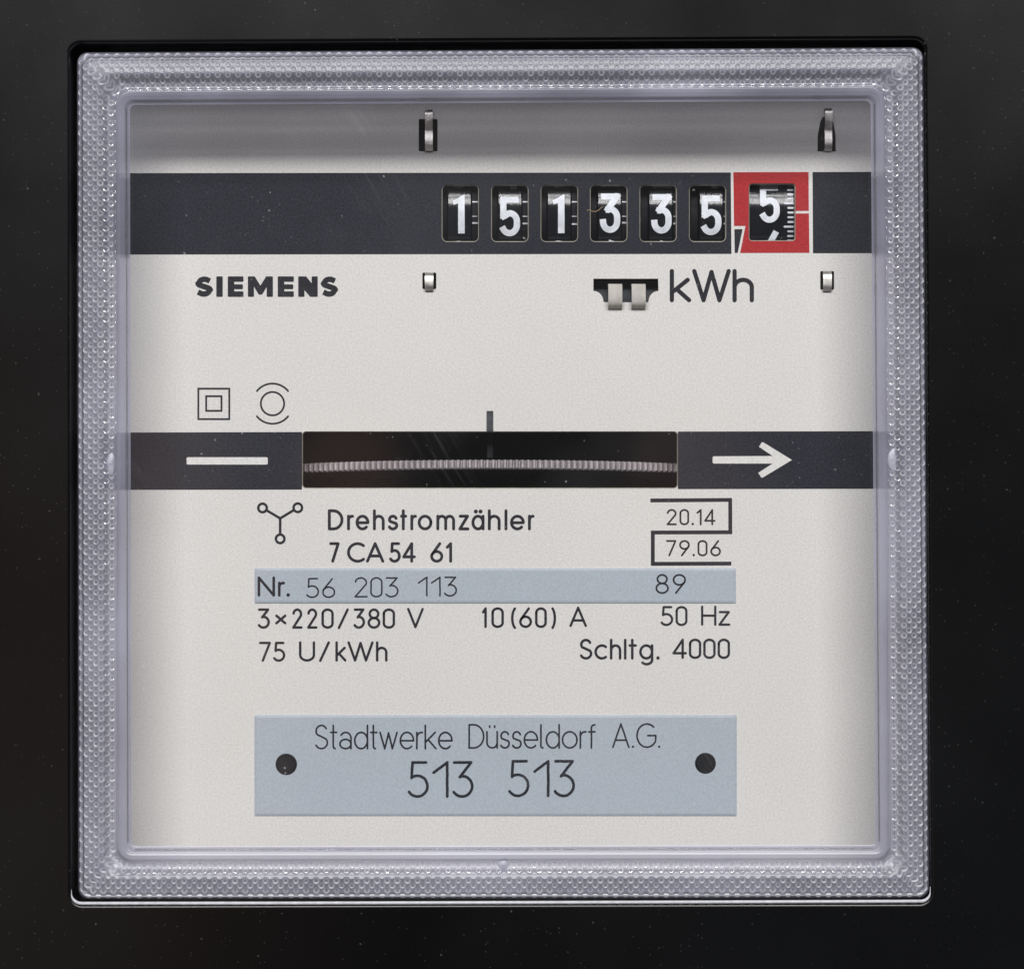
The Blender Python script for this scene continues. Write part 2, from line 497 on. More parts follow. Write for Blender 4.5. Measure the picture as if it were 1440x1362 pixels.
# glyph -> (width, strokes); cap height 1, baseline 0, y up
G = {
 '0': (.46, [A_(.23, .77, .23, .23, 180, 0) + A_(.23, .23, .23, .23, 0, -180) + [(0, .77)]]),
 '1': (.20, [[(0, .80), (.20, 1), (.20, 0)]]),
 '1e': (.36, [[(0, .70), (.36, 1), (.36, 0)]]),
 '2': (.50, [A_(.245, .755, .235, .245, 172, -28) + [(.0, .0), (.50, 0)]]),
 '3': (.50, [[(.02, 1), (.47, 1), (.17, .57)] + A_(.23, .30, .27, .30, 100, -145)]),
 '4': (.56, [[(.42, 0), (.42, 1), (0, .25), (.56, .25)]]),
 '5': (.50, [[(.46, 1), (.10, 1), (.075, .55)] + A_(.23, .305, .27, .305, 118, -145)]),
 '6': (.50, [[(.40, 1), (.045, .43)] + A_(.25, .275, .25, .275, 152, 512)]),
 '7': (.48, [[(0, 1), (.48, 1), (.13, 0)]]),
 '8': (.50, [A_(.25, .765, .205, .235, -90, 270), A_(.25, .265, .25, .265, 90, 450)]),
 '9': (.50, [[(.10, 0), (.455, .57)] + A_(.25, .725, .25, .275, -28, 332)]),
 '.': (.02, [[(.01, .02)]]),
 '/': (.50, [[(0, -.02), (.50, 1.0)]]),
 '(': (.20, [A_(.42, .47, .42, .62, 122, 238)]),
 ')': (.20, [A_(-.22, .47, .42, .62, 58, -58)]),
 'x*': (.44, [[(0, .24), (.44, .66)], [(0, .66), (.44, .24)]]),
 'A': (.74, [[(0, 0), (.37, 1), (.74, 0)], [(.12, .30), (.62, .30)]]),
 'C': (.78, [A_(.48, .5, .48, .5, 50, 310)]),
 'D': (.68, [[(0, 0), (0, 1), (.22, 1)] + A_(.22, .5, .46, .5, 90, -90) + [(0, 0)]]),
 'G': (.84, [A_(.46, .5, .46, .5, 48, 330) + [(.87, .42), (.87, .50), (.50, .50)]]),
 'H': (.62, [[(0, 0), (0, 1)], [(.62, 0), (.62, 1)], [(0, .5), (.62, .5)]]),
 'N': (.72, [[(0, 0), (0, 1), (.72, 0), (.72, 1)]]),
 'S': (.56, [A_(.28, .755, .25, .245, 25, 215) + [(.10, .60), (.42, .45)] + A_(.28, .255, .28, .255, 40, -155)]),
 'U': (.62, [[(0, 1)] + A_(.31, .31, .31, .31, 180, 360) + [(.62, 1)]]),
 'V': (.70, [[(0, 1), (.35, 0), (.70, 1)]]),
 'W': (1.0, [[(0, 1), (.27, 0), (.50, .97), (.73, 0), (1.0, 1)]]),
 'a': (.54, [A_(.27, .46, .25, .24, 150, 0) + [(.52, 0)], A_(.26, .20, .26, .20, 0, 360)]),
 'a1': (.60, [A_(.30, XH / 2, .30, XH / 2, 0, 360), [(.60, XH), (.60, 0)]]),
 'c': (.56, [A_(.34, XH / 2, .34, XH / 2, 52, 308)]),
 'd': (.60, [A_(.30, XH / 2, .30, XH / 2, 0, 360), [(.60, 1), (.60, 0)]]),
 'e': (.62, [[(0.02, .34), (.61, .34)] + A_(.31, XH / 2, .31, XH / 2, 0, 315)]),
 'f': (.30, [A_(.26, .86, .14, .14, 80, 180) + [(.12, 0)], [(0, XH), (.28, XH)]]),
 'g': (.60, [A_(.30, XH / 2, .30, XH / 2, 0, 360), [(.60, XH), (.60, -.08)] + A_(.32, -.08, .28, .24, 0, -140)]),
 'h': (.50, [[(0, 0), (0, 1)], [(0, .44)] + A_(.25, .44, .25, .26, 180, 0) + [(.50, 0)]]),
 'k': (.48, [[(0, 0), (0, 1)], [(.46, XH), (.02, .28)], [(.14, .38), (.50, 0)]]),
 'l': (.02, [[(0.01, 0), (0.01, 1)]]),
 'l1': (.10, [[(0, 1), (0, .08)] + A_(.09, .08, .09, .08, 180, 270)]),
 'm': (.84, [[(0, 0), (0, XH)], [(0, .46)] + A_(.21, .46, .21, .24, 180, 0) + [(.42, 0)], [(.42, .46)] + A_(.63, .46, .21, .24, 180, 0) + [(.84, 0)]]),
 'n': (.50, [[(0, 0), (0, XH)], [(0, .44)] + A_(.25, .44, .25, .26, 180, 0) + [(.50, 0)]]),
 'o': (.68, [A_(.34, XH / 2, .34, XH / 2, 0, 360)]),
 'r': (.24, [[(0, 0), (0, XH)], [(0, .46)] + A_(.22, .46, .22, .24, 180, 80)]),
 's': (.40, [A_(.20, .52, .175, .18, 20, 215) + [(.09, .40), (.30, .32)] + A_(.20, .185, .20, .185, 45, -155)]),
 't': (.28, [[(.12, 1), (.12, 0)], [(0, XH), (.28, XH)]]),
 't1': (.28, [[(.12, 1), (.12, .10)] + A_(.22, .10, .10, .10, 180, 265), [(0, XH), (.28, XH)]]),
 'u': (.48, [[(0, XH)] + A_(.24, .24, .24, .24, 180, 360), [(.48, XH), (.48, 0)]]),
 'ue': (.48, [[(0, XH)] + A_(.24, .24, .24, .24, 180, 360), [(.48, XH), (.48, 0)], [(.12, .90), (.12, .95)], [(.36, .90), (.36, .95)]]),
 'ae': (.60, [A_(.30, XH / 2, .30, XH / 2, 0, 360), [(.60, XH), (.60, 0)], [(.17, .96)], [(.45, .96)]]),
 'w': (.80, [[(0, XH), (.22, 0), (.40, XH - .02), (.58, 0), (.80, XH)]]),
 'z': (.44, [[(.02, XH), (.44, XH), (0, 0), (.46, 0)]]),
 ' ': (.25, []),
}

def layout(chars, gap):
    x, out = 0.0, []
    for c in chars:
        w, st = G[c]
        out.append((x, st))
        x += w + gap
    return out, x - gap

def write(mb, chars, x0, x1, top, base, sw, z, gap=0.2, wob=0.0, mb_bold=1.08):
    """ink from x0 to x1, from top down to base, stroke width sw"""
    if mb_bold: sw = sw * mb_bold
    hh = (base - top) - sw
    h = sw / 2
    items, W = layout(chars, gap)
    k = (x1 - x0 - sw) / W
    zi = 0
    for gx, st in items:
        for s in st:
            pts = [(x0 + h + (gx + p[0]) * k, base - h - p[1] * hh) for p in s]
            pts = clean(pts)
            if len(pts) == 1:
                ribbon(mb, pts, sw * 1.35, z + 0.03 * (zi % 12)); zi += 1
                continue
            for r in runs(pts):
                if wob:
                    r = [(a + random.uniform(-wob, wob), b + random.uniform(-wob, wob)) for a, b in densify(r, 4)]
                ribbon(mb, r, sw, z + 0.03 * (zi % 12)); zi += 1

def text(name, chars_list, parent, mat, z, label=None):
    mb = MB()
    for a in chars_list:
        kw = a[6] if len(a) > 6 else {}
        write(mb, a[0], a[1], a[2], a[3], a[4], a[5], z, **kw)
    return mb.build(name, mat, parent, label=label)

# ------------------------------------------------------------------ the wall
wall = bpy.data.meshes.new('wall')
wall.from_pydata([(-3, 0.078, -3), (3, 0.078, -3), (3, 0.078, 3), (-3, 0.078, 3), (-3, 0.2, -3), (3, 0.2, -3), (3, 0.2, 3), (-3, 0.2, 3)], [],
                 [(0, 1, 2, 3), (7, 6, 5, 4), (0, 4, 5, 1), (1, 5, 6, 2), (2, 6, 7, 3), (3, 7, 4, 0)])
wall.materials.append(M['wall'])
wo = bpy.data.objects.new('wall', wall); COL.objects.link(wo)
wo['kind'] = 'structure'

# ------------------------------------------------------------------ the meter
meter = bpy.data.objects.new('electricity_meter', None)
COL.objects.link(meter)
meter.location = ROOT_LOC.tolist()
meter.empty_display_size = 0.02
meter['label'] = 'black wall mounted electricity meter with clear knurled cover and white nameplate'
meter['category'] = 'electricity meter'

# --- case: face with the opening, then the body behind
ZC = HC - 4
opening = rquad([flat(98, 61, ZC)[:2], flat(1300.5, 55, ZC)[:2], flat(1309, 1269, ZC)[:2], flat(100, 1271.5, ZC)[:2]], 15, 10)
outer = rrect(-280, 1720, -330, 1800, 40, 8)
filled('case', [outer, opening], -40, ZC, M['case'], meter, bevel=4.5, bevres=4)
filled('case_body', [rrect(-270, 1710, -320, 1790, 40, 8), rrect(-200, 1640, -250, 1720, 20, 6)], -745, -42, M['case'], meter)
filled('mounting_tray', [rrect(-199, 1639, -249, 1719, 20, 6), rrect(562, 1198, 152, 438, 4, 3), rrect(332, 1048, 562, 738, 4, 3)], -50, -43, M['dark'], meter)

# --- inner tray behind the cover: black floor round the nameplate
# (the case body front at z=-42 closes the opening)

# --- nameplate
PX0, PX1, PY0, PY1 = 158, 1256, 118, 1222
WIN = [(620.7, 673.8), (690.3, 743.7), (759.8, 813.4), (829.2, 882.8), (898.9, 952.1), (968.6, 1021.5)]
WY0, WY1 = 259.4, 340.6
LW = (1052.6, 1119.0, 257.7, 339.3)
SLOT = (424.5, 953.5, 606.3, 686.8)
holes = [rrect(a, b, WY0, WY1, 7.5) for a, b in WIN] + [rrect(LW[0], LW[1], LW[2], LW[3], 5)]
slot_hole = rrect(SLOT[0], SLOT[1], SLOT[2], SLOT[3], 6)
tab_holes = [rrect(588.8, 615.3, 167.5, 213, 2),
             [(1149.5, 213), (1150, 190), (1153.5, 172), (1157, 164.5), (1168, 164.5), (1172, 173), (1175, 190), (1175.5, 213)],
             rrect(594, 613.5, 383.2, 406.5, 2), rrect(1153.5, 1173, 381.2, 407.5, 2)]
brk = [(834.5, 391.8), (925.5, 391.8), (926, 409)] + arc(926, 424, 14, 15, -90, -180, 6)[::1] + [(910.5, 425), (851, 425)] + arc(834.5, 424, 14, 15, 0, -90, 6) + [(834.5, 409)]
plate_loops = [rrect(PX0, PX1, PY0, PY1, 10)] + holes + [slot_hole] + tab_holes + [brk]
nameplate = filled('nameplate', plate_loops, -7, 0, M['plate'], meter)

# printed bands (each with the same openings as the plate, very slightly proud of it)
e = 0.6
def grow(a, b, c, d, r, q=-0.25):
    return rrect(a - q, b + q, c - q, d + q, r)
ZB = 0.25
band_top = filled('printed_band', [[(PX0 + 1, 243.6), (1027.6, 242.6), (1028.6, 357), (PX0 + 1, 358)]] + [grow(a, b, WY0, WY1, 8) for a, b in WIN], ZB, ZB, M['band'], nameplate)
filled('printed_band', [[(1142.6, 242), (PX1 - 1, 241.8), (PX1 - 1, 356), (1143.2, 356.2)]], ZB, ZB, M['band'], nameplate)
filled('printed_band', [[(PX0 + 1, 608.0), (SLOT[0] + 0.2, 607.2), (SLOT[0] + 0.2, 688.2), (PX0 + 1, 688.6)]], ZB, ZB, M['band'], nameplate)
filled('printed_band', [[(SLOT[1] - 0.2, 606.6), (PX1 - 1, 606.0), (PX1 - 1, 687), (SLOT[1] - 0.2, 687.5)]], ZB, ZB, M['band'], nameplate)
# red field round the last window: two halves split by the index line, comma cut out at its lower left
lx0, lx1, ly0, ly1 = LW[0] + .25, LW[1] - .25, LW[2] + .25, LW[3] - .25
filled('red_panel', [[(1031.2, 242.3), (1137.0, 242.0), (1137.4, 296.6), (lx1, 296.8)] + [(lx1, ly0 + 5)] + arc(lx1 - 5, ly0 + 5, 5, 5, 0, -90, 5) + arc(lx0 + 5, ly0 + 5, 5, 5, 270, 180, 5) +
                     [(lx0, ly1 - 5)] + arc(lx0 + 5, ly1 - 5, 5, 5, 180, 90, 5) + arc(lx1 - 5, ly1 - 5, 5, 5, 90, 0, 5) + [(lx1, 300.3), (1137.5, 300.1), (1138.2, 355.6), (1040.8, 355.8), (1048.2, 317.8), (1032.2, 317.8)]],
       ZB, ZB, M['red'], nameplate)
filled('printed_comma', [[(1032.6, 322.4), (1044.3, 322.2), (1037.4, 355.6), (1033.2, 355.8)]], ZB, ZB, M['band'], nameplate)

# white arrow and bar printed on the lower band
ZW = 0.7
mb = MB(); mb.add([(262.5, 643.0, ZW), (376.6, 642.6, ZW), (376.6, 652.8, ZW), (262.5, 653.2, ZW)], [(0, 1, 2, 3)])
M['white'] = paint('white_print', (0.72, 0.715, 0.70), 0.5, 0.05)
filled('printed_bar', [rrect(262.5, 376.6, 642.7, 653.0, 2)], ZW, ZW, M['white'], nameplate)
filled('printed_arrow', [[(1003.5, 641.4), (1002, 643), (1002, 650), (1003.5, 651.6), (1086.5, 651.6), (1066.2, 664.6), (1070.8, 671.6), (1073, 671), (1113.6, 646.5), (1073.6, 622.0), (1071.4, 621.6), (1067.2, 628.0), (1086.5, 641.0)]], ZW, ZW, M['white'], nameplate)

# bold maker's lettering
mb = MB()
ZT = 0.3
def poly(pts, z=ZT):
    mb.add([(x, y, z) for x, y in pts], [tuple(range(len(pts)))])
T0, T1 = 388.6, 417.4
def rr(x0, x1, y0, y1, z):
    poly(rrect(x0, x1, y0, y1, 1.2, 3), z)
def letter_s(x0, x1):
    x0 += 1.2; x1 -= 1.2; w = x1 - x0; sw = 7.7; c = (x0 + x1) / 2
    h = sw / 2
    pts = ([(x1 - 4.4, T0 + 6.6)] + arc(c + .4, T0 + 9.4, w / 2 - 4.8, 5.4, -55, -175, 12) + [(x0 + 4.6, T0 + 9.6)] + arc(c - 1, T0 + 9.0, w / 2 - 4.4, 4.4, 165, 118, 5)
           + arc(c + 1, T1 - 9.0, w / 2 - 4.4, 4.4, -62, -15, 5) + [(x1 - 4.6, T1 - 9.4)] + arc(c - .4, T1 - 9.4, w / 2 - 4.8, 5.4, -5, 125, 12) + [(x0 + 3.6, T1 - 6.8)])
    pts = clean(pts)
    for i, (p, q) in enumerate(zip(pts, pts[1:])):
        ribbon(mb, [p, q], sw, ZT + .004 * i, cap='butt')
        if 0 < i:
            mb.add([(p[0] + h * math.cos(t * math.pi / 10), p[1] + h * math.sin(t * math.pi / 10), ZT + .004 * i + .002) for t in range(20)], [tuple(range(20))])
def letter_e(x0, x1):
    rr(x0, x0 + 9.2, T0, T1, ZT)
    for k, (a, b) in enumerate(((T0, T0 + 7.6), (T0 + 11.2, T1 - 10.8), (T1 - 7.8, T1))):
        rr(x0 + 1, x1 - (0.8 if k == 1 else 0), a, b, ZT + 0.03 * (k + 1))
letter_s(273.6, 300.6)
rr(304.2, 313.2, T0, T1, ZT)
letter_e(320.3, 342.4)
rr(348.6, 357.2, T0, T1, ZT); rr(375.0, 383.8, T0, T1, ZT)
poly([(349.2, T0), (358.2, T0), (366.2, 401.6), (374.2, T0), (383.2, T0), (383.2, 390), (368.6, 414.2), (363.8, 414.2), (349.2, 390)], ZT + .04)
letter_e(390.6, 413.2)
rr(419.4, 428.2, T0, T1, ZT); rr(438.2, 446.8, T0, T1, ZT)
poly([(420, T0), (430.5, T0), (446, 407.5), (446, T1), (436.2, T1), (420, 398.4)], ZT + .04)
letter_s(450.0, 476.4)
mb.build('lettering', M['ink'], nameplate, label='bold dark maker name printed under the upper band')

text('lettering', [(('k', 'W', 'h'), 941.8, 1060.2, 378.2, 425.0, 6.0, {'gap': 0.17, 'mb_bold': 1.0})], nameplate, M['ink'], ZT, 'dark kWh unit printed under the counter windows')

# symbols
mb = MB()
def sq(x0, x1, y0, y1, w):
    mb.add([(x0, y0, ZT), (x1, y0, ZT), (x1, y1, ZT), (x0, y1, ZT), (x0 + w, y0 + w, ZT), (x1 - w, y0 + w, ZT), (x1 - w, y1 - w, ZT), (x0 + w, y1 - w, ZT)],
           [(0, 1, 5, 4), (1, 2, 6, 5), (2, 3, 7, 6), (3, 0, 4, 7)])
sq(277.6, 323.8, 545.0, 590.5, 2.7); sq(288.6, 312.8, 555.6, 578.8, 2.7)
mb.build('printed_symbol', M['ink'], nameplate, label='square within a square symbol')
mb = MB()
ribbon(mb, arc(383.2, 567.4, 16.4, 16.4, 0, 360, 48), 2.6, ZT, cap='butt')
ribbon(mb, arc(383.2, 567.4, 28.2, 28.2, -141, -39, 24), 2.6, ZT)
ribbon(mb, arc(383.2, 567.4, 28.2, 28.2, 39, 141, 24), 2.6, ZT)
mb.build('printed_symbol', M['ink'], nameplate, label='circle between two arcs symbol')
mb = MB()
for i, (x, y) in enumerate(((369.2, 713.9), (418.8, 713.6), (394.0, 757.3))):
    ribbon(mb, arc(x, y, 6.0, 6.0, 0, 360, 28), 3.6, ZT, cap='butt')
    dx, dy = 394 - x, 728.5 - y; L = math.hypot(dx, dy)
    ribbon(mb, [(x + dx / L * 6.4, y + dy / L * 6.4), (394, 728.5)], 3.6, ZT + .03 * (i + 1))
mb.build('printed_symbol', M['ink'], nameplate, label='star point symbol with three small rings')

text('lettering', [(('D',), 461, 483, 715.8, 745.4, 3.9), (('r',), 488, 497.5, 715.8, 745.4, 3.9), (('e',), 500, 519.5, 715.8, 745.4, 3.9), (('h',), 524.4, 541, 715.8, 745.4, 3.9), (('s',), 545, 560, 715.8, 745.4, 3.9), (('t',), 562.5, 572.6, 715.8, 745.4, 3.9), (('r',), 577, 586, 715.8, 745.4, 3.9), (('o',), 587.4, 608, 715.8, 745.4, 3.9), (('m',), 613.6, 640, 715.8, 745.4, 3.9), (('z',), 644.6, 659.6, 715.8, 745.4, 3.9), (('ae',), 663, 681.4, 715.8, 745.4, 3.9), (('h',), 686, 704, 715.8, 745.4, 3.9), (('l',), 709.4, 713.6, 715.8, 745.4, 3.9), (('e',), 717.2, 738, 715.8, 745.4, 3.9), (('r',), 742.4, 751.4, 715.8, 745.4, 3.9)], nameplate, M['ink'], ZT)
text('lettering', [(('7',), 463, 477.6, 762.0, 790.8, 3.8), (('C',), 488, 513, 762.0, 790.8, 3.8), (('A',), 514.6, 540.4, 762.0, 790.8, 3.8), (('5',), 547, 563.6, 762.0, 790.8, 3.8), (('4',), 565.6, 584.8, 762.0, 790.8, 3.8), (('6',), 605, 623.4, 762.0, 790.8, 3.8), (('1',), 627, 635.8, 762.0, 790.8, 3.8)], nameplate, M['ink'], ZT)
text('lettering', [(('3',), 362.2, 379.6, 855.0, 883.6, 3.3), (('x*',), 387.0, 402.8, 855.0, 883.6, 3.3), (('2',), 410.8, 425.6, 855.0, 883.6, 3.3), (('2',), 431.8, 446.6, 855.0, 883.6, 3.3), (('0',), 452, 469.4, 855.0, 883.6, 3.3), (('/',), 474.8, 490.6, 855.0, 883.6, 3.3), (('3',), 496.8, 513.4, 855.0, 883.6, 3.3), (('8',), 516.8, 535, 855.0, 883.6, 3.3), (('0',), 538, 555.6, 855.0, 883.6, 3.3), (('V',), 572.4, 596, 854.2, 883.0, 3.2)], nameplate, M['ink'], ZT)
text('lettering', [(('1',), 677.6, 684.6, 853.4, 882.6, 3.3), (('0',), 691, 708.6, 853.4, 882.6, 3.3), (('(',), 718.6, 725.8, 853.4, 882.6, 3.3), (('6',), 730, 748.2, 853.4, 882.6, 3.3), (('0',), 752.4, 769, 853.4, 882.6, 3.3), ((')',), 775.2, 782, 853.4, 882.6, 3.3), (('A',), 800.6, 825.4, 852.4, 881.2, 3.2)], nameplate, M['ink'], ZT)
text('lettering', [(('5', '0'), 928.6, 966.8, 851.6, 879.8, 3.0, {'gap': .22}), (('H', 'z'), 985.8, 1026.4, 851.0, 879.4, 3.0, {'gap': .2})], nameplate, M['ink'], ZT)
text('lettering', [(('7', '5'), 364.2, 401.2, 901.8, 930.0, 3.2, {'gap': .22}), (('U',), 420.4, 443.2, 901.2, 929.8, 3.3), (('/',), 448.6, 464, 901.2, 929.8, 3.3), (('k',), 471.6, 486.8, 901.2, 929.8, 3.3), (('W',), 488.5, 525.5, 901.2, 929.8, 3.3), (('h',), 528.6, 545, 901.2, 929.8, 3.3)], nameplate, M['ink'], ZT)
text('lettering', [(('S',), 814.8, 833, 897.6, 927.0, 3.4), (('c',), 835.8, 854, 897.6, 927.0, 3.4), (('h',), 857.6, 873.8, 897.6, 927.0, 3.4), (('l',), 877.4, 881, 897.6, 927.0, 3.4), (('t',), 883.8, 895.6, 897.6, 927.0, 3.4), (('g',), 898.8, 918.8, 897.6, 927.0, 3.4), (('.',), 923, 927.6, 897.6, 927.0, 3.4), (('4', '0', '0', '0'), 945.4, 1026.6, 897.4, 926.0, 3.2, {'gap': .2})], nameplate, M['ink'], ZT)

# S-shaped approval box
mb = MB()
for i, (a, b) in enumerate((((914.6, 703.4), (1026.8, 702.6)), ((1026.8, 702.6), (1027.0, 748.0)), ((1027.0, 748.0), (918.0, 748.4)), ((918.0, 748.4), (918.0, 792.4)), ((918.0, 792.4), (1028.4, 792.0)))):
    ux, uy = b[0] - a[0], b[1] - a[1]; L = math.hypot(ux, uy); ux, uy = ux / L * 2.2, uy / L * 2.2
    ribbon(mb, [(a[0] - (ux if i else 0), a[1] - (uy if i else 0)), (b[0] + (ux if i < 4 else 0), b[1] + (uy if i < 4 else 0))], 5.4, ZT + .03 * i, cap='butt')
mb.build('printed_frame', M['ink'], nameplate, label='angular printed line wrapping the two approval numbers')
text('lettering', [(('2', '0', '.', '1', '4'), 937.4, 1006.2, 715.4, 738.2, 2.4, {'gap': .26}), (('7', '9', '.', '0', '6'), 936.6, 1013.8, 759.0, 781.8, 2.4, {'gap': .26})], nameplate, M['ink'], ZT)

# --- the two blue-grey label plates
def label_plate(name, x0, x1, y0, y1, label, hole=None, drop=(0, 0)):
    z = 2.2
    b = 3.2
    r = 1.5
    o1 = rrect(x0, x1, y0, y1, r, 3)
    o2 = rrect(x0 + b, x1 - b, y0 + b, y1 - b, r, 3)
    n = len(o1)
    vs = [(x, y, 0.1) for x, y in o1] + [(x, y, z - .85) for x, y in o1] + [(x, y, z) for x, y in o2]
    fs = []
    for k in (0, n):
        for i in range(n):
            j = (i + 1) % n
            fs.append((k + i, k + n + i, k + n + j, k + j))
    fs.append(tuple(2 * n + i for i in range(n))[::-1])
    return make(name, vs, fs, M['label'], meter, label=label)
np_label = label_plate('number_strip', 358.2, 1034.6, 798.6, 847.6, 'narrow blue grey strip with the engraved serial number')
ZL = 2.45
text('lettering', [(('N',), 362.4, 387, 810.0, 838.4, 3.5), (('r',), 391, 400.6, 810.0, 838.4, 3.5), (('.',), 403.2, 407.6, 810.0, 838.4, 3.5)], np_label, M['ink'], ZL)
for q in (((('5', '6'), 430.4, 471.6, 812.2, 840.4, 2.1, {'gap': .2, 'wob': .18}),), ((('2', '0', '3'), 498.4, 560.6, 811.0, 839.6, 2.1, {'gap': .18, 'wob': .18}),),
          ((('1e', '1e', '3'), 587.4, 642.8, 810.2, 838.4, 2.1, {'gap': .2, 'wob': .18}),), ((('8', '9'), 921.6, 964.6, 806.6, 834.6, 2.4, {'gap': .24, 'wob': .1}),)):
    text('engraved_number', q, np_label, M['engraving'], ZL)
ow_label = label_plate('owner_plate', 358.0, 1035.8, 1005.0, 1146.2, 'wide blue grey plate with the utility name between two dark holes')
text('engraved_text', [(('S', 't1', 'a', 'd', 't1', 'w', 'e', 'r', 'k', 'e'), 442.6, 636.8, 1018.0, 1053.0, 2.3, {'gap': .16, 'wob': .12}),
                       (('D', 'ue', 's', 's', 'e', 'l1', 'd', 'o', 'r', 'f'), 658.6, 838.2, 1017.2, 1052.0, 2.3, {'gap': .16, 'wob': .12}),
                       (('A', '.', 'G', '.'), 860.6, 928.4, 1016.0, 1051.0, 2.3, {'gap': .18, 'wob': .12})], ow_label, M['engraving'], ZL)
for q in ((573.0, 666.0, 1069.2, 1121.0), (714.0, 808.6, 1067.6, 1120.0)):
    text('engraved_number', [(('5', '1e', '3'), *q, 3.6, {'gap': .17, 'wob': .2, 'mb_bold': 1.1})], ow_label, M['engraving'], ZL)
def rivet(x, y, r):
    prof = [(r, 2.3), (r, 3.2), (r * .9, 3.9), (r * .86, 3.6), (r * .80, 2.75), (0.01, 2.6)]
    n = 36
    vs, fs = [], []
    for (rr_, z) in prof:
        vs += [(x + rr_ * math.cos(2 * math.pi * i / n), y + rr_ * math.sin(2 * math.pi * i / n), z) for i in range(n)]
    for k in range(len(prof) - 1):
        for i in range(n):
            j = (i + 1) % n
            fs.append((k * n + i, k * n + j, (k + 1) * n + j, (k + 1) * n + i))
    return make('rivet', vs, fs, M['rivet'], ow_label, smooth=False)
rivet(402.8, 1073.6, 15.0)
rivet(991.8, 1072.2, 14.6)

# bare cut edges of the windows: a thin lip inside every opening
def lip(name, loop, w, parent, mat, z0=-7, z1=-0.6):
    n = len(loop)
    c = np.mean(np.array(loop), 0)
    arr = np.array(loop)
    nxt = np.roll(arr, -1, 0); prv = np.roll(arr, 1, 0)
    t = nxt - prv; t /= np.linalg.norm(t, axis=1)[:, None] + 1e-9
    nrm = np.stack([-t[:, 1], t[:, 0]], 1)
    sgn = np.sign(((c - arr) * nrm).sum(1).sum())
    inn = arr + nrm * sgn * w
    vs = [(x, y, z1 + .75) for x, y in arr] + [(x, y, z1 - 1.6) for x, y in inn] + [(x, y, z0) for x, y in inn]
    fs = []
    for k in (0, n):
        for i in range(n):
            j = (i + 1) % n
            fs.append((k + i, k + j, k + n + j, k + n + i))
    return make(name, vs, fs, mat, parent)
for h in holes:
    lip('window_edge', h, 1.5, nameplate, M['edge'])

# --- counter: black housing and seven digit drums on one axle
AY, R = 300.5, 105.0
AZ = -R - 9.0
mb = MB()
mb.box(560, 1200, 130, 470, -300, -250)                 # back
mb.box(560, 1200, 130, 150, -250, -9); mb.box(560, 1200, 440, 470, -250, -9)
mb.box(560, 580, 150, 440, -250, -9); mb.box(1180, 1200, 150, 440, -250, -9)
mb.build('counter_housing', M['dark'], meter)

def cyl(mb, x0, x1, r, n=120, ends=True, bev=0.8):
    prof = [(x0, r - bev), (x0 + bev, r), (x0 + bev, r), (x1 - bev, r), (x1 - bev, r), (x1, r - bev)]
    vs, fs = [], []
    for (x, rad) in prof:
        vs += [(x, AY + rad * math.sin(2 * math.pi * i / n), AZ + rad * math.cos(2 * math.pi * i / n)) for i in range(n)]
    m = len(prof)
    for k in range(0, m - 1, 2):
        for i in range(n):
            j = (i + 1) % n
            fs.append((k * n + i, (k + 1) * n + i, (k + 1) * n + j, k * n + j))
    if ends:
        fs.append(tuple(range(n))); fs.append(tuple((m - 1) * n + i for i in range(n))[::-1])
    mb.add(vs, fs)

BOLD = {
 '0': [A_(.25, .745, .25, .255, 180, 0) + A_(.25, .255, .25, .255, 0, -180) + [(0, .745)]],
 '1': [[(0, .80), (.26, 1.0)], [(.26, 1.0), (.26, 0)]],
 '2': [A_(.25, .75, .25, .25, 175, -30) + [(.0, .0)], [(0, 0), (.52, 0)]],
 '3': [[(.02, 1), (.50, 1)], [(.50, 1), (.17, .60)], [(.17, .60)] + A_(.25, .36, .25, .25, 92, 0) + A_(.25, .25, .25, .25, 0, -178)],
 '4': [[(.30, 1), (0, .22)], [(0, .22), (.52, .22)], [(.38, .48), (.38, 0)]],
 '5': [[(.47, 1), (.02, 1)], [(.02, 1), (.02, .50)], [(.02, .50), (.16, .56)] + A_(.24, .34, .26, .25, 95, 0) + A_(.24, .25, .26, .25, 0, -150)],
 '6': [[(.40, 1), (.04, .42)], A_(.26, .28, .26, .28, 0, 360)],
 '7': [[(0, 1), (.5, 1)], [(.5, 1), (.14, 0)]],
 '8': [A_(.25, .76, .22, .24, 0, 360), A_(.25, .27, .26, .27, 0, 360)],
 '9': [[(.12, 0), (.48, .58)], A_(.26, .72, .26, .28, 0, 360)],
}
def roll(vs, r):
    out = []
    for x, y, z in vs:
        a = y / r
        out.append((x, AY + (r + z) * math.sin(a), AZ + (r + z) * math.cos(a)))
    return out

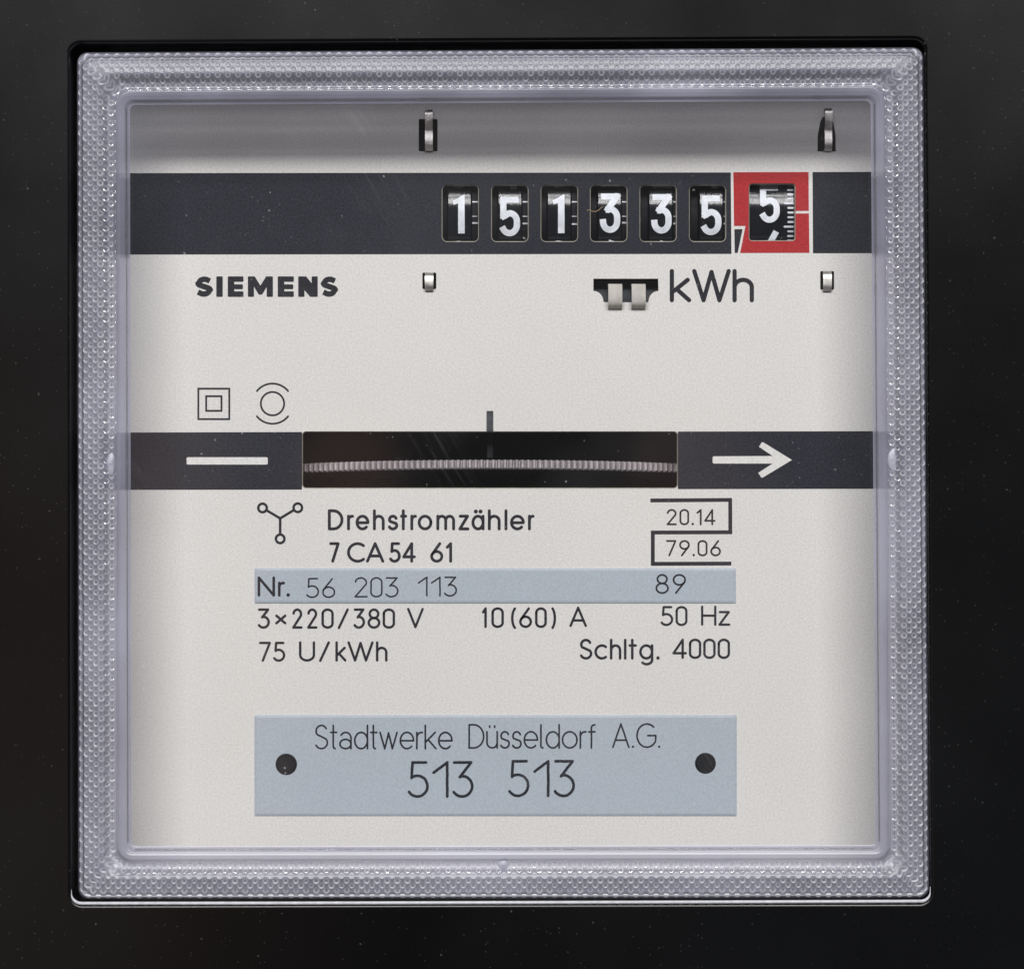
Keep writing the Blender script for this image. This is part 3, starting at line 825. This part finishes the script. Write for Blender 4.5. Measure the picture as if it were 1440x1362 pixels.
def digit_mesh(ch, xc, ang, w, h, sw, name_parent):
    mb = MB()
    k0 = 0
    yc = math.radians(ang) * R
    if ch == '1':
        W1 = 16.6
        X = lambda u: xc + (u - .5) * W1
        Y = lambda v: yc + (.5 - v) * h
        sub = MB(); ribbon(sub, densify([(X(.72), Y(0.012)), (X(.72), Y(.914))], 3), .555 * W1, .3, cap='butt')
        sub.add([(X(.445), Y(.914), .3), (X(1), Y(.914), .3), (X(1), Y(1), .3), (X(.93), Y(1), .3)], [(0, 1, 2, 3)])
        sub.add([(X(.445), Y(.914), .34), (X(0), Y(.836), .34), (X(.055), Y(.735), .34), (X(.445), Y(.77), .34)], [(0, 1, 2, 3)])
        mb.add(roll(sub.v, R), sub.f)
        return mb.build('digit', M['digit'], name_parent)
    for s in BOLD[ch]:
        pts = [(xc + (p[0] - .26) * (w - sw) / .52, yc + (0.5 - p[1]) * (h - sw)) for p in s]
        sub = MB()
        ribbon(sub, densify(pts, 3), sw, 0.3 + 0.06 * k0, cap='square')
        # square off the ends by half a stroke
        k0 += 1
        mb.add(roll(sub.v, R), sub.f)
        for (p, q) in ((pts[0], pts[1]), (pts[-1], pts[-2])):
            L = math.hypot(p[0] - q[0], p[1] - q[1]); ux, uy = (p[0] - q[0]) / L, (p[1] - q[1]) / L
            sub = MB()
            ext = sw * .5
            ribbon(sub, densify([p, (p[0] + ux * ext * .8, p[1] + uy * ext * .8)], 2), sw, 0.33 + 0.06 * k0, cap='square'); k0 += 1
            if not (ch == '1' and s is BOLD['1'][0]) and len(s) < 400:
                if ch in '35' and abs(p[0] - pts[0][0]) < 1e9:
                    pass
                mb.add(roll(sub.v, R), sub.f)
    return mb.build('digit', M['digit'], name_parent)

COUNT = [('1', 645.0, 300.2), ('5', 717.4, 303.4), ('1', 785.8, 299.8), ('3', 858.6, 298.6), ('3', 931.0, 299.6), ('5', 1001.2, 301.8)]
for k, ((ch, xc, yc), (w0, w1)) in enumerate(zip(COUNT, WIN)):
    cx = (w0 + w1) / 2 + (-1 if k < 1 else 0)
    dx0 = {0: 629.4, 1: 700.6, 2: 770.0, 3: 841.0, 4: 913.2, 5: 984.2}[k]
    dx1 = dx0 + 33.2
    mb = MB()
    cyl(mb, dx0, dx1, R)
    drum = mb.build('digit_drum', M['drum'], meter, smooth=False)
    mb = MB()
    cyl(mb, dx0 - 12, dx0 - 0.6, R - 16, 60)
    cyl(mb, dx1 + 0.6, min(dx1 + 13, dx0 + 56), R - 5, 60)
    mb.build('gear_ring', M['ring'], drum)
    base = math.degrees(math.asin((yc - AY) / R))
    for j in (-1, 0, 1):
        c = str((int(ch) + j) % 10)
        wd = 22.0 if c == '1' else 29.5
        xoff = 0.0
        digit_mesh(c, xc + xoff, base + 36 * j, wd if c != '1' else 17.5, 56.0, 8.8, drum)
    # transfer teeth marks on the narrow ring
    mbt = MB()
    for (yt, wl, hh) in ((282.5, 9, 1.8), (303, 7, 1.2), (312.8 + random.uniform(-1, 1), 8.5, 2.2)):
        a = math.asin((yt - AY) / (R - 5)) * (R - 5)
        sub = MB()
        x0 = dx1 + 1.2
        sub.add([(x0, a - hh / 2, .4), (x0 + wl, a - hh / 2, .4), (x0 + wl, a + hh / 2, .4), (x0, a + hh / 2, .4)], [(0, 1, 2, 3)])
        mbt.add(roll(sub.v, R - 5), sub.f)
    mbt.build('tooth_mark', M['tick'], drum)
# last drum, full width with its scale
mb = MB(); cyl(mb, 1050, 1121.5, R)
drum = mb.build('digit_drum', M['drum'], meter)
base5 = math.degrees(math.asin((285.0 - AY) / R))
for j in (-1, 0, 1):
    digit_mesh(str((5 + j) % 10), 1083.6 + (2 if j == 1 else 0), base5 + 36 * j, 29.0, 55.0, 8.6, drum)
mbt = MB()
for i in range(-9, 14):
    a = math.radians(base5 + 3.6 * i) * R
    ln = 14.5 if i % 5 == 0 else 9.2
    pts = rrect(1117.4 - ln, 1117.4, a - 1.35, a + 1.35, 1.2, 3)
    sub = MB(); sub.add([(x, y, .35) for x, y in pts], [tuple(range(len(pts)))])
    mbt.add(roll(sub.v, R), sub.f)
mbt.build('scale_mark', M['tick'], drum)
# smooth shading of the drums' round faces
for o in COL.objects:
    if o.name.startswith(('digit_drum', 'gear_ring')):
        me = o.data
        nrm = np.array([p.normal[:] for p in me.polygons])
        me.polygons.foreach_set('use_smooth', (np.abs(nrm[:, 0]) < 0.9).tolist())

# --- metal tabs that hold the counter frame
def strip(name, path, w, th, mat, x, lab=None):
    """a bent strip: path of (y, z) seen from the side, width w along x"""
    mb = MB()
    fine = []
    for i in range(len(path) - 1):
        p0, p1, p2, p3 = (np.array(path[max(0, i - 1)]), np.array(path[i]), np.array(path[i + 1]), np.array(path[min(len(path) - 1, i + 2)]))
        for t in (0, .25, .5, .75):
            fine.append(tuple(.5 * ((2 * p1) + (p2 - p0) * t + (2 * p0 - 5 * p1 + 4 * p2 - p3) * t * t + (3 * p1 - p0 - 3 * p2 + p3) * t ** 3)))
    path = fine + [path[-1]]
    n = len(path)
    L, Rr = [], []
    for i in range(n):
        a = path[max(0, i - 1)]; b = path[min(n - 1, i + 1)]
        t = np.array(b) - np.array(a); t = t / np.linalg.norm(t)
        nn = np.array([-t[1], t[0]]) * th / 2
        L.append(np.array(path[i]) + nn); Rr.append(np.array(path[i]) - nn)
    vs = []
    for q in L + Rr[::-1]:
        vs.append((x - w / 2, q[0], q[1]))
    for q in L + Rr[::-1]:
        vs.append((x + w / 2, q[0], q[1]))
    m = 2 * n
    fs = []
    for i in range(m):
        j = (i + 1) % m
        fs.append((i, i + m, j + m, j))
    for i in range(n - 1):
        fs.append((i, i + 1, m - 2 - i, m - 1 - i)); fs.append((m + i + 1, m + i, m + m - 1 - i, m + m - 2 - i))
    mb.add(vs, fs)
    return mb.build(name, mat, meter, label=lab)
def hook(x, yt, w):
    strip('counter_tab', [(213, -20), (211, 3), (207, 8.5), (200, 9.5), (186, 8), (180, 9.5), (172, 13), (yt + 4, 14), (yt + 1, 13)], w, 3.4, M['metal'], x)
    mb = MB(); mb.box(x - w / 2 + .3, x + w / 2 - .3, yt - 3, yt + 1, -20, 9); mb.build('tab_stop', M['dark'], meter)
hook(603.4, 158.5, 10.8)
hook(1164.0, 156.5, 10.2)
for x, y0, y1 in ((603.6, 384, 406.5), (1162.8, 382, 407)):
    strip('counter_tab', [(y0, -22), (y0 + 1, 0), (y0 + 3, 5), (y0 + 8, 7.5), (y1 - 6, 7.5), (y1 - 2, 6.0), (y1 + 1.5, 3)], 12.0, 3.2, M['metal'], x)
for x in (864.8, 897.6):
    strip('bracket_lug', [(401, -24), (401, 4), (403, 9), (407, 12), (418, 14), (426, 13), (430, 9), (432.5, 3), (432.5, -2)], 19.6, 3.2, M['tab'], x)
mb = MB(); mb.box(820, 940, 380, 436, -60, -30); mb.build('bracket_plate', M['pointer'], meter)

# --- rotor slot: dark chamber, pointer and toothed disc
mb = MB()
mb.box(330, 1050, 560, 740, -700, -660)
mb.box(330, 1050, 560, 585, -660, -9); mb.box(330, 1050, 715, 740, -660, -9)
mb.box(330, 350, 585, 715, -660, -9); mb.box(1030, 1050, 585, 715, -660, -9)
mb.build('rotor_chamber', M['dark'], meter)
lip('slot_edge', slot_hole, 1.3, nameplate, M['edge'])
mb = MB(); mb.box(684.2, 693.6, 577.6, 606.0, 0.1, 1.2); mb.build('index_mark', M['pointer'], nameplate, label='short dark index mark above the rotor slot')
mb = MB(); mb.box(684.8, 692.8, 598, 643, -46, -42); mb.build('pointer', M['ring'], meter)
# toothed rim
RD = 546.0
cxd, cyd, zf = 690.0, 652.5, -14.0
nt_ = 413
vs, fs = [], []
prof_n = 6
tilt = math.radians(3.8)
rings = []
def dpt(ang, r, h):
    x = r * math.sin(ang); z = r * math.cos(ang) - RD
    y = h
    y2 = y * math.cos(tilt) - z * math.sin(tilt)
    z2 = y * math.sin(tilt) + z * math.cos(tilt)
    return (cxd + x, cyd + y2, zf + z2)
sub = 8
heights = [(-6.6, -2.6), (-4.8, 0), (4.8, 0), (6.6, -2.6)]
NA = nt_ * sub
for (hgt, inset) in heights:
    for i in range(NA):
        ph = i % sub
        dr = (-6, 0.6, 3.2, 4.0, 4.0, 3.2, 0.6, -6)[ph] - 3
        rings.append(dpt(2 * math.pi * i / NA, RD + dr + inset, hgt))
for k in range(3):
    for i in range(NA):
        j = (i + 1) % NA
        fs.append((k * NA + i, k * NA + j, (k + 1) * NA + j, (k + 1) * NA + i))
fs.append(tuple(range(NA))[::-1]); fs.append(tuple(3 * NA + i for i in range(NA)))
make('rotor_disc', rings, fs, M['disc'], meter)

# ------------------------------------------------------------------ cover
cover = None
CQ = [flat(108.6, 74.4, HC - 10), flat(1297.9, 67.2, HC - 10), flat(1306.2, 1261.6, HC - 10), flat(110.6, 1263.4, HC - 10)]
CW = 1192.0
def cov(u, v, z):
    """cover coordinates (0..CW) -> drawing"""
    s, t = u / CW, v / CW
    a = np.array(CQ)[:, :2]
    x = (1 - s) * (1 - t) * a[0, 0] + s * (1 - t) * a[1, 0] + s * t * a[2, 0] + (1 - s) * t * a[3, 0]
    y = (1 - s) * (1 - t) * a[0, 1] + s * (1 - t) * a[1, 1] + s * t * a[2, 1] + (1 - s) * t * a[3, 1]
    return np.stack([x, y, z], -1)

prof_d = np.array([0, 1.2, 3.5, 7.0, 10.5, 12.5, 20, 30, 34, 44, 49, 53, 55, 62, 64, 66, 69, 71, 74.0])
prof_h = np.array([0.5, 2.5, 3.8, 5.4, 8.0, 7.4, 9.0, 10.5, 9.6, 1.2, 0.4, 1.8, 3.6, 3.6, 2.4, 2.6, -0.5, -3.0, -4.0])
def smooth_interp(x):
    h = 0.0
    for o in (-1.2, -.6, 0, .6, 1.2):
        h = h + np.interp(x + o, prof_d, prof_h)
    return h / 5
DMAX = 74.0
ds = np.arange(0, DMAX + 0.01, 0.8)
rad_d = lambda d: np.interp(d, [0, 12, 30, 44, 55, 62, 74], [15, 12, 18, 30, 22, 14, 8])
NS, NC = 1500, 30
us, vsx = [], []
tt = np.linspace(0, 1, NS, endpoint=False)
for d in ds:
    r = float(rad_d(d)); lo, hi = d, CW - d
    ux, vy = [], []
    ca = np.linspace(0, math.pi / 2, NC, endpoint=False)
    # top (left to right), corner, right, corner, bottom, corner, left, corner
    ux.append(lo + r + (hi - lo - 2 * r) * tt); vy.append(np.full(NS, lo))
    ux.append(hi - r + r * np.sin(ca)); vy.append(lo + r - r * np.cos(ca))
    ux.append(np.full(NS, hi)); vy.append(lo + r + (hi - lo - 2 * r) * tt)
    ux.append(hi - r + r * np.cos(ca)); vy.append(hi - r + r * np.sin(ca))
    ux.append(hi - r - (hi - lo - 2 * r) * tt); vy.append(np.full(NS, hi))
    ux.append(lo + r - r * np.sin(ca)); vy.append(hi - r + r * np.cos(ca))
    ux.append(np.full(NS, lo)); vy.append(hi - r - (hi - lo - 2 * r) * tt)
    ux.append(lo + r - r * np.cos(ca)); vy.append(lo + r - r * np.sin(ca))
    us.append(np.concatenate(ux)); vsx.append(np.concatenate(vy))
U = np.array(us); V = np.array(vsx)
Dd = np.repeat(ds[:, None], U.shape[1], 1)
# the knurl: staggered rows of small flat-bottomed pits
PITCH, ROWP, ROW0 = 14.2, 6.9, 5.8
side = np.argmin(np.stack([V, CW - U, CW - V, U]), 0)
along = np.where((side == 0) | (side == 2), U, V)
pit = np.zeros_like(U)
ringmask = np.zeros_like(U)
row = np.clip(np.round((Dd - ROW0) / ROWP), 0, 6)
for k in range(-1, 2):
    rw = row + k
    ok = (rw >= 0) & (rw <= 6)
    dc = ROW0 + rw * ROWP
    off = np.where(rw % 2 == 0, 0.0, 0.5)
    ac = (np.round(along / PITCH - off) + off) * PITCH
    # a little irregularity from pit to pit
    hsh = np.sin(ac * 12.9898 + rw * 78.233 + side * 37.7) * 43758.5453
    hsh = hsh - np.floor(hsh)
    rr2 = np.hypot(along - ac, Dd - dc)
    r_out = 4.1 + 0.5 * (hsh - .5)
    q = np.clip((r_out - rr2) / 2.0, 0, 1)
    q = q * q * (3 - 2 * q)
    amp = np.where(ok, 1.1 * (0.75 + .5 * hsh), 0)
    rim = np.exp(-((rr2 - r_out - .3) / .7) ** 2) * 0.22 * ok
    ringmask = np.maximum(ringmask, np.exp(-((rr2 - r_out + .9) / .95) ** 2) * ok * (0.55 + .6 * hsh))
    pit = np.maximum(pit, q * amp) - rim * (q < .05)
H = smooth_interp(Dd) - pit
P0 = cov(U, V, HC - 10 + smooth_interp(Dd))
ring_glint = np.clip(ringmask, 0, 1)  # mask of the painted bright rings along the pit walls
P3 = cov(U, V, HC - 10 + H)
nd, ns = U.shape
idx = np.arange(nd * ns).reshape(nd, ns)
a = idx[:-1]; b = idx[1:]
quads = np.stack([a, b, np.roll(b, -1, 1), np.roll(a, -1, 1)], -1).reshape(-1, 4)
verts = P3.reshape(-1, 3)
# outer wall down into the opening
o0 = idx[0]
nb = len(verts)
low = cov(U[0], V[0], np.full(ns, HC - 75.0))
verts = np.concatenate([verts, low])
lw = np.arange(nb, nb + ns)
wallq = np.stack([lw, o0, np.roll(o0, -1), np.roll(lw, -1)], -1)
quads = np.concatenate([quads, wallq])
me = bpy.data.meshes.new('cover')
me.vertices.add(len(verts)); me.vertices.foreach_set('co', to_world(verts).astype(np.float32).ravel())
nq = len(quads)
me.loops.add(nq * 4); me.loops.foreach_set('vertex_index', quads[:, ::-1].astype(np.int32).ravel())
me.polygons.add(nq); me.polygons.foreach_set('loop_start', np.arange(0, nq * 4, 4, dtype=np.int32))
me.polygons.foreach_set('use_smooth', np.ones(nq, dtype=bool))
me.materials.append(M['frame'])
me.update(calc_edges=True); me.validate()
W0 = to_world(P0.reshape(-1, 3)).reshape(nd, ns, 3)
gd = np.gradient(W0, axis=0); gs_ = (np.roll(W0, -1, 1) - np.roll(W0, 1, 1))
nn_ = np.cross(gd, gs_); nn_ /= np.linalg.norm(nn_, axis=2)[..., None] + 1e-20
nn_ *= np.where(nn_[..., 1:2] > 0, -1, 1)
full = np.concatenate([nn_.reshape(-1, 3), nn_[0]])
at = me.attributes.new('land_normal', 'FLOAT_VECTOR', 'POINT'); at.data.foreach_set('vector', full.astype(np.float32).ravel())
at = me.attributes.new('ring_glint', 'FLOAT', 'POINT'); at.data.foreach_set('value', np.concatenate([ring_glint.ravel(), np.zeros(ns)]).astype(np.float32))
print('cover normal y (should be < 0):', float(np.mean([p.normal[1] for p in me.polygons[:2000]])))
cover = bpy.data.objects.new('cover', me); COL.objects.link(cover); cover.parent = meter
cover['label'] = 'clear plastic cover with a dimpled milky border'

# added pale bead painting the highlight of the opening's lower lip, ends turned up
ZF = HC - 2.5
pth = [flat(x, y, ZF)[:2] for x, y in [(100.5, 1250)] + arc(114.5, 1256.5, 14, 13.0, 180, 90, 8) + [(400, 1269.2), (700, 1268.4), (1000, 1267.6)] + arc(1295, 1254, 13, 12.5, 90, 0, 8) + [(1308.2, 1246)]]
NB = 10
def bead(pth, rad):
    vs, fs = [], []
    m = len(pth)
    for i, p in enumerate(pth):
        a_ = pth[max(0, i - 1)]; b_ = pth[min(m - 1, i + 1)]
        t = np.array(b_) - np.array(a_); t = t / np.linalg.norm(t); nn = np.array([-t[1], t[0]])
        rr_ = rad * min(1.0, 0.15 + 0.16 * min(i, m - 1 - i))
        for k in range(NB):
            an = 2 * math.pi * k / NB
            vs.append((p[0] + nn[0] * rr_ * math.cos(an), p[1] + nn[1] * rr_ * math.cos(an), ZF + rr_ * math.sin(an)))
    for i in range(m - 1):
        for k in range(NB):
            j = (k + 1) % NB
            fs.append((i * NB + k, i * NB + j, (i + 1) * NB + j, (i + 1) * NB + k))
    make('edge_highlight', vs, fs, M['highlight_bead'], cover, smooth=True)
M['highlight_bead'] = plain('pale_highlight_bead', (0.48, 0.49, 0.54), 0.25)
bead(pth, 2.3)
ZF = HC - 8.0  # second pale bead, painting the bright line on the cover's lower edge
bead([flat(x, y, ZF)[:2] for x, y in [(113.5, 1240)] + arc(126, 1246.5, 12, 12.0, 170, 90, 6) + [(400, 1258.2), (700, 1257.6), (1000, 1256.8)] + arc(1291, 1244.5, 12, 12.0, 90, 10, 6) + [(1303.6, 1240)]], 2.6)
# the three snap clips moulded into the border
M['clip'] = plain('pale_blue_plastic', (0.34, 0.345, 0.42), 0.4)
def clip(x, y, rx, ry):
    n, m = 24, 5
    zc = HC - 7.6
    vs, fs = [], []
    for k in range(m):
        f = (k + .5) / m if k else 0.04
        f = k / (m - 1) * .98 + .02
        for i in range(n):
            an = 2 * math.pi * i / n
            wv = 1 + .12 * math.sin(3 * an + x)
            px, py, pz = flat(x + rx * f * wv * math.cos(an), y + ry * f * wv * math.sin(an), zc + 2.0 * (1 - f ** 2) - 1.2)
            vs.append((px, py, pz))
    for k in range(m - 1):
        for i in range(n):
            j = (i + 1) % n
            fs.append((k * n + i, k * n + j, (k + 1) * n + j, (k + 1) * n + i))
    fs.append(tuple(range(n)))
    make('snap_clip', vs, fs, M['clip'], cover, smooth=True)
clip(155, 652, 6, 15); clip(1255, 646, 7, 15); clip(708, 1216, 7, 10)

# pane
pin = [cov(DMAX - 30, DMAX - 30, 0), cov(CW - DMAX + 30, DMAX - 30, 0), cov(CW - DMAX + 30, CW - DMAX + 30, 0), cov(DMAX - 30, CW - DMAX + 30, 0)]
mb = MB()
z1, z0 = HC - 16.0, HC - 30.0
q = [p[:2] for p in pin]
mb.add([(q[0][0], q[0][1], z0), (q[1][0], q[1][1], z0), (q[2][0], q[2][1], z0), (q[3][0], q[3][1], z0), (q[0][0], q[0][1], z1), (q[1][0], q[1][1], z1), (q[2][0], q[2][1], z1), (q[3][0], q[3][1], z1)],
       [(0, 1, 2, 3), (7, 6, 5, 4), (0, 4, 5, 1), (1, 5, 6, 2), (2, 6, 7, 3), (3, 7, 4, 0)])
mb.build('pane', M['pane'], cover)

# ------------------------------------------------------------------ a lint fibre on the pane
M['fibre'] = plain('tan_fibre', (0.34, 0.25, 0.14), 0.7)
zf_ = z1 + 0.5
pp = [(825.5, 296.0), (829, 295.2), (833, 297.2), (838, 297.6), (842, 295.4), (845, 292.4), (848, 291)]
vs, fs = [], []
for i, p in enumerate(pp):
    a_, b_ = pp[max(0, i - 1)], pp[min(len(pp) - 1, i + 1)]
    t = np.array(b_) - np.array(a_); t = t / np.linalg.norm(t)
    q = flat(p[0], p[1], zf_)
    for k in range(6):
        an = math.pi * k / 3
        vs.append((q[0] - t[1] * .45 * math.cos(an), q[1] + t[0] * .45 * math.cos(an), zf_ + .45 * math.sin(an)))
for i in range(len(pp) - 1):
    for k in range(6):
        j = (k + 1) % 6
        fs.append((i * 6 + k, i * 6 + j, (i + 1) * 6 + j, (i + 1) * 6 + k))
o = make('lint_fibre', vs, fs, M['fibre'], None)
o.location = ROOT_LOC.tolist()
o['label'] = 'thin tan lint fibre stuck on the clear pane over the fourth counter window'
o['category'] = 'lint fibre'
